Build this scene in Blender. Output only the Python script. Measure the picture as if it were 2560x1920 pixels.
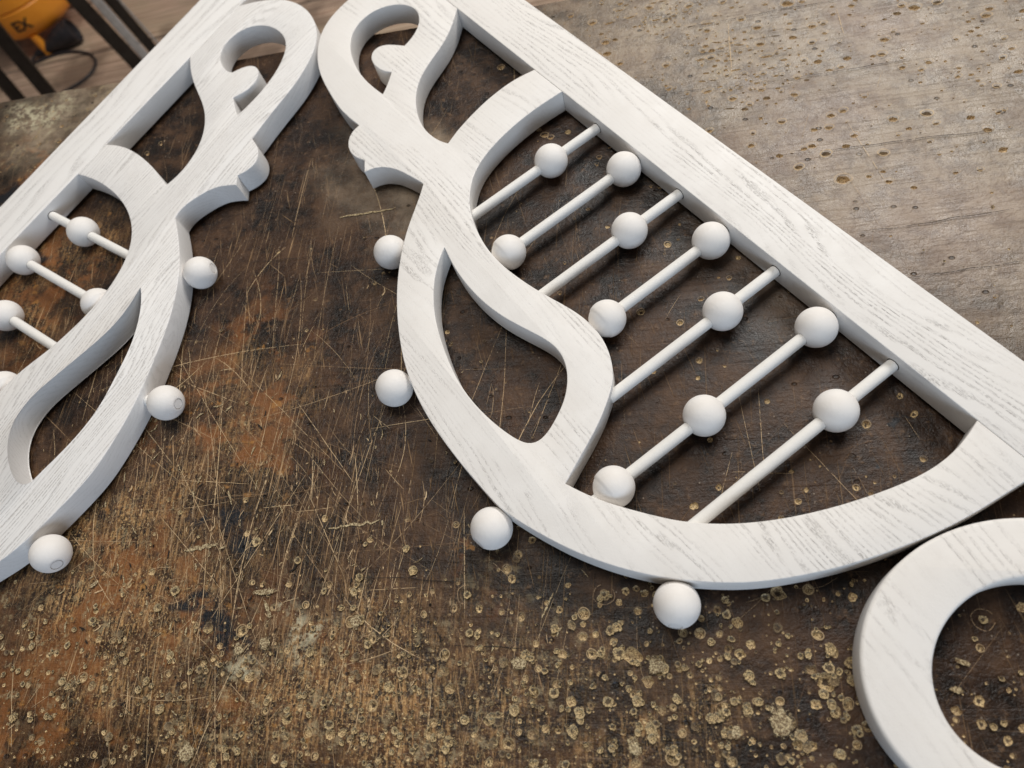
import bpy, bmesh, math, random
from math import sin, cos, pi, radians, sqrt, atan2, hypot
from mathutils import Vector, Matrix, noise

random.seed(11)
for o in list(bpy.data.objects): bpy.data.objects.remove(o)
scene = bpy.context.scene
COL = scene.collection
ZTOP = 0.0224            # top face of the painted pieces above the worktop
TH = 0.0196              # board thickness
GAP = 0.0028             # the beads hold the boards this much off the worktop
ZB = 0.0126              # bead / rod centre height
FLOOR = -0.80

# ---------------------------------------------------------------- camera
E1 = Vector((0.97460318, 0.0, 0.22393891)); E2 = Vector((0.09926892, 0.89638036, -0.43202769)); EN = Vector((-0.20073444, 0.44328574, 0.87361516))
F = 1812.85
CAM = Vector((0, 0, 0.4 + ZTOP))
cd = bpy.data.cameras.new('camera'); cam = bpy.data.objects.new('camera', cd); COL.objects.link(cam)
M = Matrix(((E1.x, E1.y, E1.z, CAM.x), (E2.x, E2.y, E2.z, CAM.y), (EN.x, EN.y, EN.z, CAM.z), (0, 0, 0, 1)))
cam.matrix_world = M
cd.sensor_width = 36; cd.lens = 36 * F / 2560; cd.clip_start = 0.02; cd.clip_end = 50
cd.dof.use_dof = True; cd.dof.focus_distance = 0.47; cd.dof.aperture_fstop = 7.5
scene.camera = cam

def P(u, v, z=0.0):
    """point of the plane at height z that the photograph shows at (u, v)"""
    d = Vector(((u - 1280) / F, -(v - 960) / F, -1.0))
    w = Vector((E1.dot(d), E2.dot(d), EN.dot(d)))
    return CAM + w * ((z - CAM.z) / w.z)

# ---------------------------------------------------------------- light
w = bpy.data.worlds.new('World'); scene.world = w; w.use_nodes = True
bg = w.node_tree.nodes['Background']; bg.inputs[0].default_value = (1.0, 0.965, 0.93, 1); bg.inputs[1].default_value = 0.09
def area(name, loc, target, sx, sy, energy, col):
    l = bpy.data.lights.new(name, 'AREA'); l.shape = 'RECTANGLE'; l.size = sx; l.size_y = sy; l.energy = energy; l.color = col
    o = bpy.data.objects.new(name, l); COL.objects.link(o); o.location = loc
    o.rotation_euler = (Vector(target) - Vector(loc)).to_track_quat('-Z', 'Y').to_euler()
    return o
area('far_window', (0.75, 2.1, 1.75), (0.0, 0.25, 0), 1.3, 0.9, 54, (1.0, 0.98, 0.95))
area('roof_light', (-0.55, 0.95, 2.45), (-0.4, 0.7, -0.3), 1.0, 1.0, 31, (1.0, 0.96, 0.90))
area('near_window', (0.6, -1.7, 0.42), (0, 0.1, 0), 1.3, 0.6, 20, (0.66, 0.81, 1.0))
scene.view_settings.view_transform = 'Standard'; scene.view_settings.look = 'None'
scene.view_settings.exposure = 0.0; scene.view_settings.gamma = 1.0
scene.render.engine = 'CYCLES'

# ---------------------------------------------------------------- node helper
class NT:
    def __init__(s, name):
        s.m = bpy.data.materials.new(name); s.m.use_nodes = True; s.t = s.m.node_tree
        s.b = s.t.nodes['Principled BSDF']; s.out = s.t.nodes['Material Output']
    def n(s, typ, **kw):
        nd = s.t.nodes.new(typ)
        for k, v in kw.items():
            if k.startswith('i_'):
                key = k[2:]; key = int(key) if key.isdigit() else key.replace('_', ' ')
                s.set(nd.inputs[key], v)
            else: setattr(nd, k, v)
        return nd
    def set(s, inp, v):
        if isinstance(v, bpy.types.NodeSocket): s.t.links.new(v, inp)
        elif isinstance(v, bpy.types.Node): s.t.links.new(v.outputs[0], inp)
        else:
            if hasattr(inp.default_value, '__len__') and not hasattr(v, '__len__'): v = (v,) * len(inp.default_value)
            if hasattr(v, '__len__') and len(v) == 3 and len(inp.default_value) == 4: v = (*v, 1)
            inp.default_value = v
    def math(s, op, a, b=0.0, c=None, clamp=False):
        nd = s.t.nodes.new('ShaderNodeMath'); nd.operation = op; nd.use_clamp = clamp
        s.set(nd.inputs[0], a); s.set(nd.inputs[1], b)
        if c is not None: s.set(nd.inputs[2], c)
        return nd.outputs[0]
    def ramp(s, v, lo, hi, a=0.0, b=1.0, smooth=True):
        nd = s.t.nodes.new('ShaderNodeMapRange'); nd.interpolation_type = 'SMOOTHSTEP' if smooth else 'LINEAR'
        s.set(nd.inputs[0], v); s.set(nd.inputs[1], lo); s.set(nd.inputs[2], hi); s.set(nd.inputs[3], a); s.set(nd.inputs[4], b)
        return nd.outputs[0]
    def mix(s, f, a, b, blend='MIX'):
        nd = s.t.nodes.new('ShaderNodeMix'); nd.data_type = 'RGBA'; nd.blend_type = blend
        s.set(nd.inputs[0], f); s.set(nd.inputs[6], a); s.set(nd.inputs[7], b)
        return nd.outputs[2]
    def coords(s, kind='Object'): return s.n('ShaderNodeTexCoord').outputs[kind]
    def map(s, vec, scale=(1, 1, 1), rot=(0, 0, 0), loc=(0, 0, 0)):
        nd = s.t.nodes.new('ShaderNodeMapping'); s.set(nd.inputs[0], vec)
        s.set(nd.inputs[1], loc); nd.inputs[2].default_value = rot; nd.inputs[3].default_value = scale
        return nd.outputs[0]
    def noise(s, vec, scale, detail=3, rough=0.5, dist=0.0):
        nd = s.n('ShaderNodeTexNoise'); s.set(nd.inputs['Vector'], vec); nd.inputs['Scale'].default_value = scale
        nd.inputs['Detail'].default_value = detail; nd.inputs['Roughness'].default_value = rough; nd.inputs['Distortion'].default_value = dist
        return nd.outputs['Fac']
    def bump(s, h, strength, dist, normal=None):
        nd = s.n('ShaderNodeBump'); s.set(nd.inputs['Height'], h); nd.inputs['Strength'].default_value = strength; nd.inputs['Distance'].default_value = dist
        if normal is not None: s.set(nd.inputs['Normal'], normal)
        return nd.outputs[0]
    def finish(s, col, rough, normal=None, spec=None):
        s.set(s.b.inputs['Base Color'], col); s.set(s.b.inputs['Roughness'], rough)
        if normal is not None: s.set(s.b.inputs['Normal'], normal)
        if spec is not None: s.set(s.b.inputs['Specular IOR Level'], spec)
        return s.m

def painted_ash(name, tint=(0.795, 0.765, 0.73), rot=0.0, strength=1.0, bandfreq=1.0, fy=4600, fx=85, soften=0.05, plo=0.515, afl=0.12):
    """white paint over open-grained ash; the pores run along local x"""
    t = NT(name); oc = t.coords(); rnd = t.n('ShaderNodeObjectInfo').outputs['Random']
    off = t.n('ShaderNodeCombineXYZ', i_0=t.math('MULTIPLY', rnd, 3.1), i_1=t.math('MULTIPLY', rnd, 1.7))
    v = t.map(oc, rot=(0, 0, rot)); v = t.map(v, loc=off.outputs[0])
    # cathedral warp of the rings
    warp = t.noise(t.map(v, scale=(2.6, 9, 9)), 1.0, 2, 0.5)
    warp2 = t.noise(t.map(v, scale=(14, 40, 40)), 1.0, 2, 0.5)
    sep = t.n('ShaderNodeSeparateXYZ'); t.set(sep.inputs[0], v)
    y = t.math('ADD', sep.outputs[1], t.math('MULTIPLY', sep.outputs[2], 0.55))
    yy = t.math('ADD', y, t.math('MULTIPLY', t.math('SUBTRACT', warp, 0.5), 0.10))
    yy = t.math('ADD', yy, t.math('MULTIPLY', t.math('SUBTRACT', warp2, 0.5), 0.006))
    yy = t.math('ADD', yy, t.math('MULTIPLY', t.math('SUBTRACT', t.noise(t.map(v, scale=(1.5, 60, 60)), 1.0, 2, 0.5), 0.5), 0.022))
    ring = t.math('FRACT', t.math('MULTIPLY', yy, 150 * bandfreq))
    band = t.math('MULTIPLY', t.ramp(ring, 0.0, 0.14), t.ramp(ring, 0.62, 0.20))    # open pores sit in the early wood
    amp = t.ramp(t.noise(t.map(v, scale=(7, 34, 34)), 1.0, 3, 0.6), 0.42, 0.62, afl, 1.0)
    band = t.math('MULTIPLY', band, amp)
    pores = t.noise(t.map(v, scale=(fx, fy, fy)), 1.0, 2, 0.6)
    pores = t.ramp(pores, plo, plo + 0.07)
    breaks = t.ramp(t.noise(t.map(v, scale=(520, 900, 900)), 1.0, 1, 0.5), 0.38, 0.50)
    line = t.math('MULTIPLY', t.math('MULTIPLY', pores, breaks), band)
    soft = t.math('MULTIPLY', band, soften)
    nz = t.n('ShaderNodeSeparateXYZ'); t.set(nz.inputs[0], t.coords('Normal'))
    flat = t.ramp(t.math('ABSOLUTE', nz.outputs[2]), 0.3, 0.8, 0.30, 1.0)            # sawn edges are filled and smoother
    mask = t.math('MULTIPLY', t.math('MULTIPLY', t.math('ADD', line, soft, clamp=True), strength), flat)
    mottle = t.noise(v, 45, 3, 0.6)
    base = t.mix(t.ramp(mottle, 0.3, 0.7), tint, (tint[0] * 0.965, tint[1] * 0.96, tint[2] * 0.955))
    col = t.mix(t.math('MULTIPLY', mask, 0.95, clamp=True), base, (0.32, 0.295, 0.275))
    orange = t.noise(v, 900, 2, 0.6)                                        # slight spray texture
    h = t.math('SUBTRACT', t.math('MULTIPLY', orange, 0.30), t.math('MULTIPLY', mask, 0.9))
    nrm = t.bump(h, 0.6, 0.0005)
    return t.finish(col, t.ramp(mottle, 0.3, 0.7, 0.46, 0.60), nrm, 0.4)

M_RAIL = painted_ash('painted_ash_rail', bandfreq=1.4, strength=0.82)
M_PANEL = painted_ash('painted_ash_panel', bandfreq=1.5, strength=0.75)
M_RAIL_COARSE = painted_ash('painted_ash_rail_coarse', (0.79, 0.77, 0.75), bandfreq=0.75, strength=0.65, fy=2200, fx=45, soften=0.12, plo=0.50, afl=0.25)
M_PANEL_COARSE = painted_ash('painted_ash_panel_coarse', (0.79, 0.77, 0.75), bandfreq=2.1, strength=0.62, fy=1700, fx=24, soften=0.22, plo=0.47, afl=0.55)
M_RING = painted_ash('painted_ash_ring', rot=radians(60), bandfreq=1.1, strength=0.5)

def paint_smooth(name, tint=(0.82, 0.785, 0.75)):
    t = NT(name); v = t.coords(); g = t.coords('Generated')
    m = t.noise(v, 120, 3, 0.6)
    scuff = t.ramp(t.noise(t.map(v, scale=(90, 90, 700)), 1.0, 2, 0.5), 0.70, 0.78)
    base = t.mix(t.ramp(m, 0.3, 0.7), tint, (tint[0] * 0.985, tint[1] * 0.98, tint[2] * 0.975))
    col = t.mix(t.math('MULTIPLY', scuff, 0.08), base, (0.45, 0.43, 0.42))
    turned = t.noise(t.map(v, scale=(25, 2600, 25)), 1.0, 2, 0.6)                  # faint lathe rings
    tm = t.ramp(t.noise(t.map(v, loc=t.n('ShaderNodeCombineXYZ', i_0=t.math('MULTIPLY', t.n('ShaderNodeObjectInfo').outputs['Random'], 9.0)).outputs[0]), 60, 2, 0.5), 0.45, 0.62, 0.15, 1.0)
    nrm = t.bump(t.math('ADD', t.math('MULTIPLY', t.math('MULTIPLY', turned, tm), 0.9), t.math('MULTIPLY', t.noise(v, 700, 2, 0.6), 0.5)), 0.35, 0.0004)
    return t.finish(col, t.ramp(m, 0.3, 0.7, 0.56, 0.70), nrm, 0.32)
M_BEAD = paint_smooth('painted_bead'); M_ROD = paint_smooth('painted_rod', (0.79, 0.77, 0.735))
def plain(name, col, rough, metal=0.0, nz=0.0, scale=60):
    t = NT(name); t.b.inputs['Metallic'].default_value = metal
    n = t.noise(t.coords(), scale, 4, 0.6)
    c = t.mix(t.ramp(n, 0.3, 0.7), tuple(x * (1 - nz) for x in col), tuple(min(1, x * (1 + nz)) for x in col))
    return t.finish(c, t.ramp(n, 0.3, 0.7, rough * 0.85, min(1, rough * 1.15)), t.bump(n, 0.15, 0.0004))
M_SEAM = plain('dark_joint', (0.05, 0.04, 0.035), 0.9, nz=0.3)
M_SEAMSOFT = plain('glue_line', (0.56, 0.52, 0.48), 0.8, nz=0.2)

# ---------------------------------------------------------------- objects helper
def link(name, me, parent=None, mats=()):
    o = bpy.data.objects.new(name, me); COL.objects.link(o)
    for m in mats: me.materials.append(m)
    if parent: o.parent = parent
    return o
def empty(name, loc, rz=0.0, **props):
    o = bpy.data.objects.new(name, None); COL.objects.link(o); o.location = loc; o.rotation_euler = (0, 0, rz); o.empty_display_size = 0.05
    for k, v in props.items(): o[k] = v
    return o
def smooth(me, deg=35):
    for p in me.polygons: p.use_smooth = True
    me.set_sharp_from_angle(angle=radians(deg))
def catmull(pts, step):
    """smooth curve through the points, ends kept"""
    if len(pts) < 3: return [tuple(p) for p in pts]
    q = [Vector(p) for p in pts]
    for _ in range(3 if len(q) > 12 else 1):       # take out the hand-measured jitter
        q = [q[0]] + [q[i] * 0.6 + (q[i - 1] + q[i + 1]) * 0.2 for i in range(1, len(q) - 1)] + [q[-1]]
    out = []
    for i in range(len(q) - 1):
        p1, p2 = q[i], q[i + 1]
        p0 = q[i - 1] if i else p1 * 2 - p2
        p3 = q[i + 2] if i + 2 < len(q) else p2 * 2 - p1
        d1 = max((p2 - p1).length, 1e-6)
        d0 = max((p1 - p0).length, 1e-6); d2 = max((p3 - p2).length, 1e-6)
        m1 = ((p1 - p0) / d0 * d1 + (p2 - p1) / d1 * d0) / (d0 + d1) * d1
        m2 = ((p2 - p1) / d1 * d2 + (p3 - p2) / d2 * d1) / (d1 + d2) * d1
        n = max(2, int(d1 / step))
        for k in range(n):
            s = k / n; s2 = s * s; s3 = s2 * s
            out.append(tuple(p1 * (2 * s3 - 3 * s2 + 1) + m1 * (s3 - 2 * s2 + s) + p2 * (-2 * s3 + 3 * s2) + m2 * (s3 - s2)))
    out.append(tuple(q[-1])); return out
def chain(segs, step=1.6):
    out = []
    for s in segs:
        c = catmull(s, step); out += c if not out else c[1:]
    return out
def plate(name, loops, thick, bevel, parent, mat, z=0.0):
    """flat board with holes and softly broken edges"""
    cu = bpy.data.curves.new(name, 'CURVE'); cu.dimensions = '2D'; cu.fill_mode = 'BOTH'
    cu.extrude = thick / 2 - bevel; cu.bevel_depth = bevel; cu.bevel_resolution = 2; cu.offset = -bevel
    for lp in loops:
        sp = cu.splines.new('POLY'); sp.points.add(len(lp) - 1)
        for i, (x, y) in enumerate(lp): sp.points[i].co = (x, y, 0, 1)
        sp.use_cyclic_u = True
    tmp = bpy.data.objects.new('tmp', cu); COL.objects.link(tmp)
    dg = bpy.context.evaluated_depsgraph_get()
    me = bpy.data.meshes.new_from_object(tmp.evaluated_get(dg)); me.name = name
    bpy.data.objects.remove(tmp)
    for v in me.vertices: v.co.z += z
    bm = bmesh.new(); bm.from_mesh(me); bmesh.ops.remove_doubles(bm, verts=bm.verts, dist=1e-6); bm.to_mesh(me); bm.free()
    me.materials.clear()
    smooth(me, 38)
    return link(name, me, parent, [mat])

def lathe_mesh(name, prof, axis, seg=40, mats=None, matidx=None):
    """prof: (distance along axis, radius); axis 'x','y','z' or a Vector"""
    bm = bmesh.new(); rings = []
    for a, r in prof:
        rings.append([bm.verts.new((r * cos(2 * pi * k / seg), r * sin(2 * pi * k / seg), a)) for k in range(seg)] if r > 1e-7 else [bm.verts.new((0, 0, a))])
    for i in range(len(rings) - 1):
        A, B = rings[i], rings[i + 1]
        for k in range(seg):
            k2 = (k + 1) % seg
            if len(A) == 1 and len(B) == 1: continue
            f = bm.faces.new((A[0], B[k2], B[k])) if len(A) == 1 else bm.faces.new((A[k], A[k2], B[0])) if len(B) == 1 else bm.faces.new((A[k], A[k2], B[k2], B[k]))
            if matidx: f.material_index = matidx(i)
    bmesh.ops.recalc_face_normals(bm, faces=bm.faces)
    q = Vector(axis).normalized().to_track_quat('Z', 'Y')
    bm.transform(q.to_matrix().to_4x4())
    me = bpy.data.meshes.new(name); bm.to_mesh(me); bm.free(); smooth(me, 40)
    return me

RB = 0.0126; RR = 0.0038
def bead_profile(outer=False):
    hole = 0.0041
    a0 = math.acos(hole / RB) if not outer else math.acos(0.0046 / RB)
    pr = []
    n = 30
    for i in range(n + 1):
        a = -a0 + 2 * a0 * i / n
        pr.append((RB * sin(a), RB * cos(a)))
    return pr
def bead_mesh(step=0):
    pr = bead_profile(); h0 = pr[0][0]; h1 = pr[-1][0]
    if step:                                     # turned with a small shoulder at one end
        pr = [(a, q_) if a * step < 0.0058 else (a + 0.0003 * (-step), q_ - 0.00032) for a, q_ in pr]; h1 = pr[-1][0]; h0 = pr[0][0]
    pr = [(h0 + 0.0012, 0.0039), (h0, 0.0041)] + pr[1:-1] + [(h1, 0.0041), (h1 - 0.0012, 0.0039)]
    return lathe_mesh('bead', pr, (0, 1, 0))
def end_bead_mesh(axis, plug_dark):
    pr = bead_profile(True); h1 = pr[-1][0]; h0 = pr[0][0]
    pr = [(h0, 0)] + pr + [(h1, 0.0039), (h1 - 0.0006, 0.00375), (h1 - 0.0006, 0.0035), (h1 - 0.0001, 0.0033), (h1, 0)]
    n = len(pr)
    return lathe_mesh('bead', pr, axis, 48, matidx=lambda i: 1 if (plug_dark and i in (n - 5, n - 4)) else 0)

# ---------------------------------------------------------------- floor
t = NT('floor_boards'); oc = t.coords()
v = t.map(oc, rot=(0, 0, radians(-9)))
sep = t.n('ShaderNodeSeparateXYZ'); t.set(sep.inputs[0], v)
row = t.math('FLOOR', t.math('DIVIDE', sep.outputs[1], 0.26))
jo = t.math('FRACT', t.math('DIVIDE', sep.outputs[1], 0.26))
joint = t.math('MAXIMUM', t.ramp(jo, 0.03, 0.0), t.ramp(jo, 0.97, 1.0))
rowoff = t.n('ShaderNodeCombineXYZ', i_0=t.math('MULTIPLY', row, 3.37), i_2=t.math('MULTIPLY', row, 1.7))
vv = t.map(v, loc=rowoff.outputs[0])
wv = t.n('ShaderNodeTexWave', wave_type='BANDS', bands_direction='Y'); t.set(wv.inputs['Vector'], t.map(vv, scale=(0.9, 9, 1)))
wv.inputs['Scale'].default_value = 2.2; wv.inputs['Distortion'].default_value = 9; wv.inputs['Detail'].default_value = 3; wv.inputs['Detail Scale'].default_value = 0.8
g = t.noise(t.map(vv, scale=(6, 120, 1)), 1.0, 4, 0.6)
c = t.mix(wv.outputs['Fac'], (0.42, 0.26, 0.18), (0.80, 0.60, 0.45))
c = t.mix(t.ramp(g, 0.35, 0.7, 0, 0.55), c, (0.12, 0.08, 0.062))
c = t.mix(t.ramp(t.noise(vv, 5, 3, 0.6), 0.42, 0.66, 0, 0.6), c, (0.46, 0.36, 0.24))
c = t.mix(t.ramp(t.noise(oc, 3.3, 4, 0.6), 0.46, 0.60, 0, 0.75), c, (0.15, 0.10, 0.07))
c = t.mix(joint, c, (0.03, 0.02, 0.015))
M_FLOOR = t.finish(c, 0.6, t.bump(t.math('SUBTRACT', g, joint), 0.3, 0.002))
bm = bmesh.new(); bmesh.ops.create_grid(bm, x_segments=1, y_segments=1, size=5); me = bpy.data.meshes.new('floor'); bm.to_mesh(me); bm.free()
fl = link('floor', me, None, [M_FLOOR]); fl.location = (0, 2.0, FLOOR); fl['kind'] = 'structure'

# ---------------------------------------------------------------- workbench
EDGE_A = P(0, 253); EDGE_B = P(1330, 11)
ed = (EDGE_B - EDGE_A).normalized(); EANG = atan2(ed.y, ed.x)
bench = empty('workbench', (EDGE_A.x, EDGE_A.y, FLOOR), EANG, label='old dark brown workbench top, scratched and spotted with glue, that everything white lies on', category='workbench')
HB = -FLOOR                                   # bench local z of the top face
Rz = Matrix.Rotation(-EANG, 4, 'Z')
def to_bench(p): return Rz @ Vector((p.x - EDGE_A.x, p.y - EDGE_A.y, 0))
def from_px(u, v): q = to_bench(P(u, v)); return (q.x, q.y)

# worn hardwood, dark with grime and old finish
def patch(t, vec, pts):
    """sum of soft round areas (places where the bench itself is stained or worn); pts: (u, v, radius_m)"""
    acc = None
    for (u, v_, r) in pts:
        x, y = from_px(u, v_)
        d = t.n('ShaderNodeVectorMath', operation='DISTANCE'); t.set(d.inputs[0], vec); d.inputs[1].default_value = (x, y, HB)
        k = t.ramp(d.outputs['Value'], r, r * 0.15)
        acc = k if acc is None else t.math('MAXIMUM', acc, k)
    return acc
t = NT('bench_wood'); oc = t.coords()
warpn = t.n('ShaderNodeTexNoise'); t.set(warpn.inputs['Vector'], oc); warpn.inputs['Scale'].default_value = 14; warpn.inputs['Detail'].default_value = 4
wsub = t.n('ShaderNodeVectorMath', operation='SUBTRACT'); t.set(wsub.inputs[0], warpn.outputs['Color']); wsub.inputs[1].default_value = (0.5, 0.5, 0.5)
wsc = t.n('ShaderNodeVectorMath', operation='SCALE'); t.set(wsc.inputs[0], wsub.outputs[0]); wsc.inputs['Scale'].default_value = 0.16
wadd = t.n('ShaderNodeVectorMath', operation='ADD'); t.set(wadd.inputs[0], oc); t.set(wadd.inputs[1], wsc.outputs[0]); wc = wadd.outputs[0]
n1 = t.noise(oc, 9, 5, 0.62); n2 = t.noise(oc, 38, 5, 0.68); n3 = t.noise(oc, 160, 4, 0.7); n4 = t.noise(t.map(oc, loc=(3, 1, 0)), 22, 5, 0.7)
grain = t.noise(t.map(oc, scale=(16, 420, 1)), 1.0, 4, 0.65)
grainy = t.noise(t.map(oc, scale=(300, 14, 1), rot=(0, 0, radians(6))), 1.0, 4, 0.65)
c = t.mix(t.ramp(n1, 0.35, 0.65), (0.011, 0.0055, 0.003), (0.044, 0.021, 0.0105))
c = t.mix(t.ramp(n2, 0.46, 0.66, 0, 0.6), c, (0.098, 0.050, 0.024))
c = t.mix(t.ramp(n2, 0.49, 0.36, 0, 0.9), c, (0.006, 0.004, 0.003))
# warm worn-through wash along the near side
wash = patch(t, wc, [(260, 1500, 0.17), (800, 1820, 0.18), (60, 1750, 0.15), (500, 1080, 0.10), (1500, 1900, 0.10), (150, 700, 0.08)])
big = t.ramp(t.noise(t.map(oc, loc=(1.3, 4, 0)), 11, 5, 0.65), 0.40, 0.62, 0.10, 1.0)
wash = t.math('MULTIPLY', wash, big)
wn = t.ramp(t.noise(oc, 46, 6, 0.78), 0.43, 0.62)
c = t.mix(t.math('MULTIPLY', t.math('MULTIPLY', wash, wn), 0.80), c, (0.21, 0.098, 0.038))
wn2 = t.ramp(t.noise(t.map(oc, scale=(420, 60, 1)), 1.0, 5, 0.75), 0.48, 0.62)
c = t.mix(t.math('MULTIPLY', t.math('MULTIPLY', wash, wn2), 0.72), c, (0.60, 0.345, 0.14))
wn3 = t.ramp(t.noise(oc, 230, 4, 0.75), 0.50, 0.58)
c = t.mix(t.math('MULTIPLY', t.math('MULTIPLY', wash, wn3), 0.85), c, (0.010, 0.007, 0.006))
wn4 = t.ramp(t.noise(t.map(oc, scale=(1, 1, 1), loc=(5, 2, 0)), 620, 3, 0.7), 0.54, 0.64)
c = t.mix(t.math('MULTIPLY', t.math('MULTIPLY', wash, wn4), 0.60), c, (0.76, 0.52, 0.24))
# reddish and orange bare spots, towards the near left
red_a = patch(t, wc, [(560, 1100, 0.11), (330, 1500, 0.13), (620, 820, 0.06), (150, 700, 0.10), (120, 1750, 0.10), (700, 1800, 0.09), (90, 420, 0.08), (1240, 1330, 0.03)])
rn = t.ramp(n4, 0.50, 0.60)
c = t.mix(t.math('MULTIPLY', t.math('MULTIPLY', red_a, rn), 0.85), c, (0.22, 0.085, 0.026))
rn2 = t.ramp(t.noise(oc, 70, 4, 0.7), 0.60, 0.68)
c = t.mix(t.math('MULTIPLY', t.math('MULTIPLY', red_a, rn2), 0.8), c, (0.36, 0.17, 0.045))
# grey window sheen painted into the colour, far side and middle; worn left corner
grey_a = patch(t, wc, [(1900, 120, 0.17), (2250, 330, 0.20), (2500, 500, 0.17), (1600, 60, 0.12), (120, 310, 0.11), (300, 240, 0.07), (1000, 420, 0.08), (2420, 120, 0.2)])
gn = t.ramp(t.noise(oc, 55, 6, 0.75), 0.36, 0.62)
c = t.mix(t.math('MULTIPLY', grey_a, t.ramp(gn, 0, 1, 0.45, 0.85)), c, (0.350, 0.272, 0.192))
pink = patch(t, wc, [(2020, 330, 0.07), (2350, 560, 0.09), (2200, 80, 0.05)])
c = t.mix(t.math('MULTIPLY', pink, 0.22), c, (0.28, 0.17, 0.13))
# thin ochre and plaster smears
och = patch(t, wc, [(1850, 150, 0.055), (1640, 20, 0.06), (90, 300, 0.08), (30, 370, 0.07), (250, 250, 0.05), (330, 1480, 0.08), (700, 1750, 0.12), (1150, 1700, 0.1), (60, 1600, 0.08), (1860, 190, 0.03)])
on = t.ramp(t.noise(oc, 95, 6, 0.78), 0.53, 0.63)
c = t.mix(t.math('MULTIPLY', t.math('MULTIPLY', och, on), 0.75), c, (0.34, 0.27, 0.155))
cream = patch(t, wc, [(60, 285, 0.05), (120, 270, 0.04), (150, 300, 0.03), (700, 1520, 0.018), (670, 1480, 0.016), (890, 1555, 0.012), (560, 1640, 0.02)])
cn = t.ramp(t.noise(oc, 130, 5, 0.7), 0.46, 0.56)
c = t.mix(t.math('MULTIPLY', t.math('MULTIPLY', cream, cn), 0.9), c, (0.52, 0.47, 0.32))
# black ink / oil marks
blk = patch(t, wc, [(600, 1300, 0.022), (500, 1570, 0.03), (2215, 1120, 0.012), (2220, 1075, 0.008), (60, 650, 0.05), (650, 1240, 0.018), (40, 520, 0.03)])
c = t.mix(t.math('MULTIPLY', t.ramp(blk, 0.3, 0.8), t.ramp(n2, 0.40, 0.50)), c, (0.010, 0.011, 0.014))
farm = patch(t, oc, [(1900, 120, 0.30), (2400, 420, 0.30)])
# fine wear: short hair scratches in two directions
def hair(rot, s1, s2, lo, hi):
    v = t.map(oc, rot=(0, 0, radians(rot))); v = t.map(v, scale=(s1, s2, 1)); return t.ramp(t.noise(v, 1.0, 2, 0.55), lo, hi)
h1 = hair(4, 900, 16, 0.64, 0.72); h2 = hair(-14, 800, 20, 0.65, 0.73); h3 = hair(38, 800, 22, 0.72, 0.79); h4 = hair(2, 14, 900, 0.70, 0.78); h5 = hair(-50, 900, 18, 0.73, 0.79)
hz = t.math('MAXIMUM', t.math('MAXIMUM', h1, h2), t.math('MAXIMUM', h3, h5))
worn = patch(t, wc, [(560, 1100, 0.17), (900, 1500, 0.18), (350, 1500, 0.18), (700, 1750, 0.2), (250, 800, 0.12), (650, 650, 0.10)])
hzm = t.math('MULTIPLY', hz, t.math('MULTIPLY', t.ramp(worn, 0, 1, 0.22, 1.0), t.ramp(farm, 0, 0.6, 1.0, 0.25)))
c = t.mix(t.math('MULTIPLY', hzm, 0.85), c, (0.52, 0.33, 0.17))
c = t.mix(t.math('MULTIPLY', h4, 0.30), c, (0.28, 0.19, 0.12))
c = t.mix(t.math('MULTIPLY', t.ramp(grain, 0.52, 0.70), t.ramp(farm, 0, 1, 0.12, 0.10)), c, (0.016, 0.010, 0.008))
c = t.mix(t.ramp(n3, 0.56, 0.72, 0, 0.55), c, (0.18, 0.104, 0.054))
# dust specks
vo = t.n('ShaderNodeTexVoronoi'); t.set(vo.inputs['Vector'], oc); vo.inputs['Scale'].default_value = 210
sp = t.math('MULTIPLY', t.ramp(vo.outputs['Distance'], 0.13, 0.07), t.ramp(t.n('ShaderNodeSeparateColor', i_0=vo.outputs['Color']).outputs[0], 0.80, 0.82))
c = t.mix(t.math('MULTIPLY', sp, 0.45), c, (0.45, 0.37, 0.28))
vo2 = t.n('ShaderNodeTexVoronoi'); t.set(vo2.inputs['Vector'], t.map(oc, scale=(0.7, 1, 1))); vo2.inputs['Scale'].default_value = 120
sp2 = t.math('MULTIPLY', t.ramp(vo2.outputs['Distance'], 0.20, 0.10), t.ramp(t.n('ShaderNodeSeparateColor', i_0=vo2.outputs['Color']).outputs[0], 0.80, 0.84))
c = t.mix(t.math('MULTIPLY', sp2, 0.7), c, (0.012, 0.009, 0.007))
rgh = t.math('ADD', t.ramp(n2, 0.3, 0.7, 0.27, 0.46), t.math('MULTIPLY', n3, 0.10))
hh = t.math('ADD', t.math('MULTIPLY', n3, 0.9), t.math('MULTIPLY', n2, 0.8))
hh = t.math('ADD', hh, t.math('MULTIPLY', t.noise(oc, 420, 3, 0.7), 0.55))
hh = t.math('SUBTRACT', hh, t.math('MULTIPLY', t.ramp(grain, 0.52, 0.72), t.ramp(farm, 0, 1, 0.15, 0.15)))
hh = t.math('SUBTRACT', hh, t.math('MULTIPLY', hzm, 0.5))
hh = t.math('SUBTRACT', hh, t.math('MULTIPLY', sp2, 0.9))
M_BENCH = t.finish(c, rgh, t.bump(hh, 0.9, 0.0011), t.ramp(farm, 0, 1, 0.27, 0.60))

def attr(t, name): return t.n('ShaderNodeAttribute', attribute_name=name).outputs['Fac']
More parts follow.
